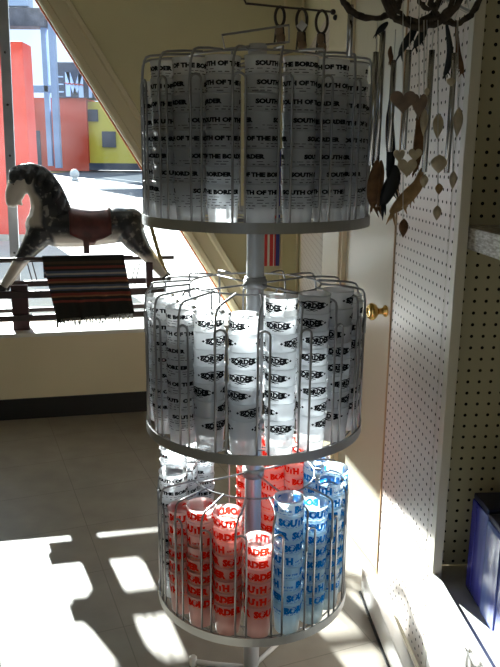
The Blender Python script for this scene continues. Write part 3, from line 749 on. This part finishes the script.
# saddle lying over the back, with flap and strap
mb = MB(); rows = []
N = 20
for i in range(15):
    u = i / 14; x = 70 + 41 * u; cy = 230; ring = []
    half = radians(95 + 22 * sin(pi * u) + (16 if abs(u - .45) < .16 else 0)); rr = 19.2 + (2.6 * (abs(u - .5) * 2) ** 2)
    for k in range(N + 1):
        a = -half + 2 * half * k / N; c = hp(x, cy)
        ring.append(mb.bm.verts.new(c + Vector((0, sin(a) * rr * K, cos(a) * rr * K))))
    rows.append(ring)
for a_, b_ in zip(rows, rows[1:]):
    for k in range(N): mb.face([a_[k], b_[k], b_[k + 1], a_[k + 1]], None, True)
sd_ = mb.build('saddle', M['saddle'], horse); so = sd_.modifiers.new('t', 'SOLIDIFY'); so.thickness = .008; so.offset = 1
for sgn in (-1, 1):
    mb = MB(); c = hp(86, 236); mb.box((c.x - .014, c.y + sgn * .088 - .004, c.z - .075), (c.x + .014, c.y + sgn * .088 + .004, c.z + .01), bevel=.003); mb.build('stirrup_strap', M['saddle'], horse)
# tail: straw-coloured twisted rope
mb = MB(); tp = [hp(x, y) for x, y in ((139, 214), (146, 216), (151, 226), (155, 240), (159, 254), (164, 268), (168, 280))]
QQ = []
for i in range(len(tp) - 1):
    for k in range(5): QQ.append(tp[i].lerp(tp[i + 1], k / 5))
QQ.append(tp[-1])
for s_ in range(3):
    mb.tube([q + Vector((cos(i * .9 + s_ * 2.1) * .005, sin(i * .9 + s_ * 2.1) * .005, 0)) for i, q in enumerate(QQ)], .0055, seg=8)
mb.build('tail', pmat('straw rope', (.42, .32, .13), .8, noise=.4, nscale=60), horse)
# stand
M['stand'] = pmat('dark stained wood', (.035, .018, .016), .45, noise=.4, nscale=12)
M['standred'] = pmat('maroon stained wood', (.055, .016, .018), .45, noise=.3, nscale=12)
def rail(x0, x1, y, h, d, mat, t=.022, name='rail'):
    a = hp(x0, y, 0, d); b2 = hp(x1, y, 0, d); mb = MB(); mb.box((a.x, d - t / 2, a.z - h / 2), (b2.x, d + t / 2, a.z + h / 2), bevel=.003); return mb.build(name, mat, horse)
BARL = -7
rail(BARL, 174, 261, .018, .17, M['stand']); 
rail(BARL, 164, 284.5, .030, .165, M['stand'], name='swing_bar'); rail(BARL, 166, 295.5, .036, .040, M['stand'], name='swing_bar')
rail(BARL, 160, 311, .022, .155, M['stand'], name='base_rail'); rail(BARL, 160, 319, .030, .035, M['stand'], name='base_rail')
for x, w_ in ((20, .078), (150, .034)):
    for d in (.06, .145):
        c = hp(x, 300, 0, d); mb = MB(); zt_ = hp(x, 262 if x > 100 else 285, 0, d).z; mb.box((c.x - w_ / 2, d - .014, SILL + .001), (c.x + w_ / 2, d + .014, zt_), bevel=.003); mb.build('post', M['standred'], horse)
for x in (27, 32, 140, 136):
    a = hp(x, 262, 0, .17); b2 = hp(x + (6 if x < 100 else -5), 284, 0, .165); mb = MB(); mb.tube([a, b2], .003, seg=8); mb.build('hanger_rod', M['stand'], horse)

# ------------------------------------------------------------ striped blanket over the stand rail
bk = empty('striped_blanket', WO, WALL_A)
tag(bk, 'dark striped fringed blanket hanging below the rocking horse', 'blanket')
m, nt, b = new_mat('striped weave'); b.inputs['Roughness'].default_value = .9
tc = nt.nodes.new('ShaderNodeTexCoord'); sp = nt.nodes.new('ShaderNodeSeparateXYZ'); nt.links.new(tc.outputs['Object'], sp.inputs[0])
d0 = -.035
zt_, zb_ = hp(80, 258, 0, d0).z, hp(80, 318, 0, d0).z
fz = nt.nodes.new('ShaderNodeMapRange'); fz.inputs[1].default_value = zt_; fz.inputs[2].default_value = zb_; nt.links.new(sp.outputs['Z'], fz.inputs[0])
cr = nt.nodes.new('ShaderNodeValToRGB'); cr.color_ramp.interpolation = 'CONSTANT'; e = cr.color_ramp.elements
blk = (.012, .012, .010); red = (.16, .028, .022); ora = (.22, .09, .045); blu = (.05, .07, .12); whi = (.30, .28, .26); brn = (.06, .035, .02)
seq = [(0, blk), (.05, brn), (.09, blk), (.13, red), (.17, blk), (.20, blu), (.24, whi), (.27, blu), (.30, blk), (.33, red), (.37, ora), (.40, blk), (.44, blu), (.475, whi), (.505, blu), (.53, blk), (.57, red), (.61, ora), (.64, blk), (.69, red), (.73, blk)]
e[0].position = 0; e[0].color = (*blk, 1); e[1].position = .05; e[1].color = (*brn, 1)
for p_, c_ in seq[2:]: q = e.new(p_); q.color = (*c_, 1)
nt.links.new(fz.outputs[0], cr.inputs[0]); nt.links.new(cr.outputs[0], b.inputs['Base Color']); M['blanket'] = m
mb = MB(); NX, NZ = 46, 30; gridv = []
for j in range(NZ + 1):
    v_ = j / NZ; row = []
    for i in range(NX + 1):
        u = i / NX
        xl = 42 + 12 * v_; xr_ = 124 + 9 * v_
        a = hp(xl + (xr_ - xl) * u, 258, 0, d0); ztop = a.z; zbot = hp(80, 322 - 7 * u, 0, d0).z
        z = ztop + (zbot - ztop) * v_
        wv = .006 * sin(u * 19 + v_ * 2) * v_ + .004 * sin(u * 41) * v_
        row.append(mb.bm.verts.new((a.x, d0 - wv - .003 * sin(pi * v_), z)))
    gridv.append(row)
# over the rail and a short way down behind
for j, (dy, dz) in enumerate(((.012, .008), (.028, .010), (.044, .004), (.052, -.03), (.055, -.10))):
    gridv.insert(0, [mb.bm.verts.new((v_.co.x, v_.co.y + (dy if j == 0 else dy - (.012, .028, .044, .052, .055)[j - 1]) , zt_ + dz)) for v_ in gridv[0]])
for a_, b_ in zip(gridv, gridv[1:]):
    for i in range(NX): mb.face([a_[i], b_[i], b_[i + 1], a_[i + 1]], None, True)
cl = mb.build('cloth', M['blanket'], bk); so = cl.modifiers.new('t', 'SOLIDIFY'); so.thickness = .004
mb = MB(); rnd = random.Random(2)
for i in range(46):
    u = (i + .5) / 46; x = 54 + 79 * u; a = hp(x, 321 - 7 * u, 0, d0 - .003); L_ = rnd.uniform(.022, .050)
    mb.tube([a + Vector((0, 0, .006)), a + Vector((rnd.uniform(-.004, .004), rnd.uniform(-.006, .002), -L_ * .5)), a + Vector((rnd.uniform(-.010, .010), rnd.uniform(-.008, .003), -L_))], [.0034, .0030, .0014], seg=5)
fr_ = mb.build('fringe', pmat('grey fringe yarn', (.20, .19, .17), .9), bk); fr_['kind'] = 'stuff'
# rail the blanket hangs on
r_ = rail(BARL, 133, 259.5, .014, -.010, M['stand'], .014)

# ------------------------------------------------------------ striped banner and hooks on the far wall behind the rack
bn = empty('striped_banner', WO, WALL_A); tag(bn, 'red and white striped cloth with a blue edge hanging behind the pole', 'banner')
DB = LEDGE + .012
def bpx(x, y): s_, z = wall_s(x, y, DB); return s_, z
mb = MB(); cols = [((.55, .03, .03), 264, 267.4), ((.70, .66, .60), 267.4, 269.6), ((.55, .03, .03), 269.6, 273.2), ((.70, .66, .60), 273.2, 274.2), ((.55, .03, .03), 274.2, 275.8), ((.04, .05, .25), 275.8, 279.5)]
zt2 = bpx(270, 150)[1]; zb2 = bpx(270, 266)[1]
for c_, xa, xb in cols:
    mt = bpy.data.materials.get('banner %s' % (c_,)) or pmat('banner %s' % (c_,), c_, .8)
    a = bpx(xa, 240)[0]; b2 = bpx(xb, 240)[0]; mb.box((a, DB - .003, zb2), (b2, DB, zt2), mt)
mb.build('cloth', None, bn)
mb = MB(); mb.tube([(bpx(261, 240)[0], DB - .002, zt2 + .004), (bpx(282, 240)[0], DB - .002, zt2 + .004)], .005, seg=10); mb.build('hanging_rod', M['stand'], bn)

hk = empty('hook_rod', (0, 0, 0)); tag(hk, 'thin dark rod reaching out from the door casing above the rack', 'rod')
pr = on_y(333, 12, 2.235); pl = on_y(246, 3.5, 2.02)
mb = MB(); mb.tube([pr, pl, pl + Vector((-.006, 0, .012))], .003, seg=8); mb.build('rod', M['stand'], hk)
mb = MB(); mb.sphere(pr, .008, seg=12); mb.build('rod_end', M['stand'], hk)
p = on_plane(335.5, 17.5, dR + dn * .02, dn); mb = MB(); mb.sphere((0, 0, 0), .009, seg=14); mb.tube([(0, 0, 0), -dn * .014], .004, seg=8)
o = mb.build('casing_knob', M['hoof'], None, p); tag(o, 'small dark round knob on the door casing near the rod', 'knob')
M['strap'] = pmat('dark leather cord', (.035, .025, .018), .7); M['tagc'] = pmat('paper tag', (.55, .55, .56), .7); M['tanbit'] = pmat('tan leather', (.22, .14, .08), .7, noise=.3)
def trinket(x, lab, tagon, w=.018, ylo=45):
    u = (x - 246) / (333 - 246); Y = pl.y + (pr.y - pl.y) * u; top = on_y(x, 4 + u * 8, Y); bot = on_y(x, ylo, Y); H_ = top.z - bot.z
    t = empty('hanging_trinket', top); tag(t, lab, 'trinket', 'trinkets on the rod')
    mb = MB(); mb.tube([(w * sin(a) * .9, .0, -H_ * .27 - H_ * .28 * cos(a)) for a in [2 * pi * k / 20 for k in range(20)]], .004, closed=True, seg=6); mb.build('loop', M['strap'], t)
    mb = MB(); mb.sphere((-.002, 0, -H_ * .68), .014, seg=12, scale=(.8, .5, 1.2)); mb.sphere((.003, 0, -H_ * .88), .013, seg=12, scale=(1, .5, 1)); mb.build('charm', M['tanbit'], t)
    mb = MB()
    for k in range(4): mb.tube([((k - 1.5) * .006, .002, -H_ * .55), ((k - 1.5) * .009, .003, -H_ * 1.05)], .0028, seg=6)
    mb.build('tassel', M['strap'], t)
    if tagon:
        mb = MB(); q = Matrix.Translation((.0, -.012, -H_ * .42)) @ Matrix.Rotation(radians(tagon), 4, 'Y'); mb.box((-.011, 0, -.011), (.011, .001, .011), mx=q); mb.build('paper_tag', M['tagc'], t)
trinket(280, 'leather cord trinket on the rod, leftmost of the three', 0, .014, 42)
trinket(302, 'leather cord trinket with a square white tag, middle one on the rod', 40, .016, 50)
trinket(322, 'dark bulky cord trinket on the rod, nearest the door casing', 0, .018, 52)

# ------------------------------------------------------------ wind chimes, shell strands and feathers hanging before the side panel
M['tube'] = pmat('brushed aluminium tube', (.55, .56, .60), .22, 1); M['cord'] = pmat('white cord', (.5, .48, .44), .8)
M['twig'] = pmat('dark vine', (.07, .05, .035), .85, noise=.6, nscale=90, bump=.5)
M['agate'] = pmat('brown shell slice', (.27, .19, .15), .35, noise=.35, nscale=40); M['shell'] = pmat('cream shell', (.56, .47, .34), .35, noise=.25, nscale=60)
M['tuft'] = pmat('brown feather', (.20, .10, .045), .8, noise=.5, nscale=50); M['blackf'] = pmat('black feather', (.01, .012, .016), .5); M['tan'] = pmat('tan feather', (.42, .26, .13), .8, noise=.4, nscale=50)
HK = lambda x, y, Y: on_y(x, y, Y)
def ringm(mb, c, rx, rz, r, wob=.002, yaw=0, seed=0):
    rn = random.Random(seed); pts = []
    for k in range(40):
        a = 2 * pi * k / 40; dx = rx * cos(a); pts.append(Vector(c) + Vector((dx * cos(yaw), dx * sin(yaw), rz * sin(a))) + Vector([rn.uniform(-wob, wob) for _ in range(3)]))
    mb.tube(pts, [r * rn.uniform(.8, 1.2) for _ in pts], closed=True, seg=8)
def heart(t, name, x, y, Y, wpx, hpx, mat, org, rot=0, th=.004):
    c = on_y(x, y, Y) - org; s_ = Y / 729.0; mb = MB(); pts = []
    for k in range(28):
        a = 2 * pi * k / 28; hx = 16 * sin(a) ** 3 / 16; hz = (13 * cos(a) - 5 * cos(2 * a) - 2 * cos(3 * a) - cos(4 * a)) / 16
        vx, vz = hx * wpx / 2 * s_, (hz + .1) * hpx / 2 * s_
        pts.append(c + Vector((vx * cos(rot), -th / 2, vz)))
    mb.prism(pts, (0, th, 0)); return mb.build(name, mat, t)
def shell(t, x, y, Y, wpx, hpx, mat, org, name='shell'):
    c = on_y(x, y, Y) - org; s_ = Y / 729.0; mb = MB(); prof = []
    for k in range(9):
        u = k / 8; prof.append((max(.0003, wpx / 2 * s_ * sin(pi * u) ** .8 * (1.25 - .6 * u)), (u - .5) * hpx * s_))
    mb.lathe([(r_, -z_) for r_, z_ in prof], mx=Matrix.Translation(c) @ Matrix.Diagonal((1, .5, 1, 1)), seg=14); return mb.build(name, mat, t)
def cord(t, pts, Y, org, r=.0008, mat=None):
    mb = MB(); mb.tube([on_y(x, y, Y) - org for x, y in pts], r, seg=5); return mb.build('cord', mat or M['cord'], t)
def feather(t, pts, Y, wpx, mat, org, name='feather'):
    P0_ = [on_y(x, y, Y) - org for x, y in pts]; s_ = Y / 729.0; P = []; rf = random.Random(int(pts[0][0] * 7 + pts[0][1]))
    for i in range(len(P0_) - 1):
        for k in range(5):
            u = k / 5; a_, b_, c_, e_ = P0_[max(i - 1, 0)], P0_[i], P0_[i + 1], P0_[min(i + 2, len(P0_) - 1)]
            P.append(.5 * ((2 * b_) + (c_ - a_) * u + (2 * a_ - 5 * b_ + 4 * c_ - e_) * u * u + (3 * b_ - a_ - 3 * c_ + e_) * u ** 3))
    P.append(P0_[-1]); n = len(P); mb = MB()
    mb.tube(P, [max(.0006, wpx / 2 * s_ * sin(pi * min(.97, (i + .35) / n)) ** .7) for i in range(n)], seg=10)
    bmesh.ops.scale(mb.bm, vec=(1, .45, 1), space=Matrix.Translation(-P[n // 2]), verts=mb.bm.verts)
    for k in range(10):
        q = P[n // 3 + (k * n) // 16]; e_ = q + Vector((rf.uniform(-1, 1) * wpx * .62 * s_, rf.uniform(-.002, .002), -wpx * rf.uniform(.6, 1.1) * s_)); mb.tube([q, q.lerp(e_, .6) + Vector((0, 0, .001)), e_], [wpx * .14 * s_, wpx * .10 * s_, .0004], seg=5)
    return mb.build(name, mat, t)
def rod(t, x, y0, y1, Y, org, wpx=5.6):
    a = on_y(x, y0, Y) - org; b2 = Vector((a.x, a.y, (on_y(x, y1, Y) - org).z)); s_ = Y / 729.0; r = wpx / 2 * s_; mb = MB()
    mb.lathe([(r * .8, 0), (r, 0), (r, -(a.z - b2.z)), (r * .8, -(a.z - b2.z)), (r * .8, 0)], mx=Matrix.Translation(a), seg=16); o = mb.build('chime_tube', M['tube'], t)
    mb = MB(); mb.tube([a + Vector((0, 0, 0)), a + Vector((0, 0, .05))], .0007, seg=5); mb.build('cord', M['cord'], t); return o

YA = 1.36
org = on_y(372, -8, YA); cA = empty('wind_chime', org); tag(cA, 'wind chime of long silver tubes under a dark vine hoop, nearest the rack', 'wind chime', 'wind chimes by the side panel')
mb = MB(); ringm(mb, (0, 0, 0), .058, .043, .0055, yaw=.3, seed=1); ringm(mb, (0, 0, 0), .056, .041, .004, yaw=.3, seed=2); mb.build('vine_hoop', M['twig'], cA)
for x, y0, y1 in ((376, 52, 166), (383, 31, 162), (394, 60, 152), (351, 5, 56)): rod(cA, x, y0, y1, YA + (.012 if x % 2 else -.01), org)
feather(cA, [(377, 160), (376, 170), (373, 185), (372, 198), (374, 208)], YA - .005, 12, M['tuft'], org); feather(cA, [(381, 160), (381, 172), (379, 186), (380, 200), (377, 211)], YA + .008, 9, M['tuft'], org)
feather(cA, [(391, 95), (390, 120), (391, 150), (390, 175), (392, 196)], YA + .02, 9, M['blackf'], org)
YB = 1.26
org = on_y(424, -8, YB); cB = empty('wind_chime', org); tag(cB, 'wind chime of thin silver tubes and shell pieces, farthest from the rack', 'wind chime', 'wind chimes by the side panel')
mb = MB(); ringm(mb, (0, 0, 0), .058, .052, .006, yaw=-.35, seed=3); ringm(mb, (0, 0, .002), .050, .046, .004, yaw=-.35, seed=4); mb.build('vine_hoop', M['twig'], cB)
for x, y0, y1 in ((409, 50, 150), (432, 50, 172), (455, 53, 173)): rod(cB, x, y0, y1, YB, org, 5.4)
for x, y, w_, h_ in ((438, 126, 11, 24), (458, 122, 10, 28), (424, 122, 8, 26), (451, 82, 9, 8), (427, 92, 5, 9)): shell(cB, x, y, YB - .02, w_, h_, M['shell'], org)
for x in (438, 458, 424, 427): cord(cB, [(x, 20), (x, 118)], YB - .02, org)
YC = 1.30
org = on_y(455, -6, YC); cC = empty('dreamcatcher', org); tag(cC, 'small dark hoop hung with feathers near the top right of the panel', 'dreamcatcher')
mb = MB(); ringm(mb, (0, 0, 0), .040, .045, .005, seed=5); mb.build('vine_hoop', M['twig'], cC)
mb = MB(); rn = random.Random(4)
for k in range(8):
    a, b2 = 2 * pi * k / 8, 2 * pi * (k + 3) / 8; mb.tube([(.04 * cos(a), 0, .045 * sin(a)), (.04 * cos(b2), 0, .045 * sin(b2))], .0006, seg=4)
mb.build('web', M['cord'], cC)
feather(cC, [(446, 20), (450, 50), (448, 66), (444, 76)], YC, 7, M['blackf'], org); feather(cC, [(456, 22), (458, 52), (461, 66), (463, 74)], YC, 6, M['tuft'], org)
org = on_y(412, -2, 1.32); cD = empty('dreamcatcher', org); tag(cD, 'dark hoop with black feathers hanging between the two wind chimes', 'dreamcatcher')
mb = MB(); ringm(mb, (0, 0, 0), .048, .040, .0055, yaw=.2, seed=6); ringm(mb, (.03, .0, .0), .018, .016, .004, seed=8); mb.build('vine_hoop', M['twig'], cD)
feather(cD, [(418, 20), (412, 34), (405, 44), (399, 56)], 1.32, 8, M['blackf'], org); feather(cD, [(425, 20), (424, 30), (419, 40), (414, 47)], 1.32, 8, M['blackf'], org); feather(cD, [(388, 22), (384, 26), (380, 30), (376, 34)], 1.33, 6, M['blackf'], org); feather(cD, [(391, 46), (390, 52), (391, 58), (390, 62)], 1.33, 5, M['tuft'], org)
def strand(Y, x, ytop, lab, items, tail=None):
    org = on_y(x, ytop, Y); t = empty('shell_strand', org); tag(t, lab, 'shell strand', 'shell strands among the chimes')
    cord(t, [(x, ytop), (x, items[-1][2])] + ([(x, tail), (x - 1, tail + 2)] if tail else []), Y, org)
    for it in items:
        if it[0] == 'h': heart(t, 'heart', it[1], it[2], Y, it[3], it[4], it[5], org)
        else: shell(t, it[1], it[2], Y, it[3], it[4], it[5], org)
strand(1.20, 403, -20, 'shell strand led by a wide brown heart above smaller pale ones', [('h', 403, 102, 25, 24, M['agate']), ('h', 399, 156, 11, 14, M['shell']), ('h', 415, 155, 13, 14, M['shell']), ('h', 407, 168, 19, 20, M['shell'])], 206)
strand(1.23, 419, -20, 'strand ending in a narrow brown heart half behind the wide one', [('h', 419, 106, 15, 26, M['agate'])])
strand(1.22, 438, 40, 'strand with a large pale round shell and smaller cones below', [('s', 439, 164, 17, 18, M['shell']), ('s', 439, 189, 8, 11, M['tan']), ('s', 437, 213, 9, 15, M['shell'])])
strand(1.24, 424, 60, 'short strand with one small cone shell left of the round shell', [('s', 424, 181, 9, 13, M['shell'])])
strand(1.24, 453, 60, 'strand nearest the upright, ending in one small pink cone shell', [('s', 453, 180, 8, 18, M['shell'])])
strand(1.27, 403, 170, 'brown teardrop pendant hanging lowest of all the strands', [('s', 403.5, 228, 10, 19, M['tuft'])])
o = empty('feather_bundle', on_y(420, 170, 1.33)); tag(o, 'bundle of tan and brown feathers hanging low beside the chime tubes', 'feathers')
org = o.location.copy()
feather(o, [(422, 168), (418, 184), (408, 196), (398, 206), (390, 213)], 1.33, 14, M['tan'], org); feather(o, [(419, 110), (420, 130), (418, 150), (415, 172)], 1.335, 11, M['tuft'], org); feather(o, [(388, 110), (389, 130), (390, 150), (389, 165)], 1.39, 8, M['tuft'], org)
feather(o, [(395, 165), (394, 178), (388, 192), (382, 206)], 1.36, 15, M['blackf'], org)
# the rods these things hang from, pushed into the panel
for (xx, yy, Y) in ((372, -34, YA), (424, -42, YB), (455, -44, YC), (412, -36, 1.32), (403, -20, 1.20)):
    p = on_y(xx, yy, Y); wall_x = FO.x + (-.078 / .997) * (Y - FO.y) if False else .4135 - .078 * (max(Y, 1.47) - 1.45) + .003
    mb = MB(); mb.tube([p + Vector((0, 0, .004)), (wall_x, max(Y, 1.475), p.z + .004)], .0025, seg=8)
    o = mb.build('peg_hook', M['chrome']); tag(o, 'steel peg hook high on the side panel, holding up the chimes', 'hook', 'peg hooks at the top of the side panel')
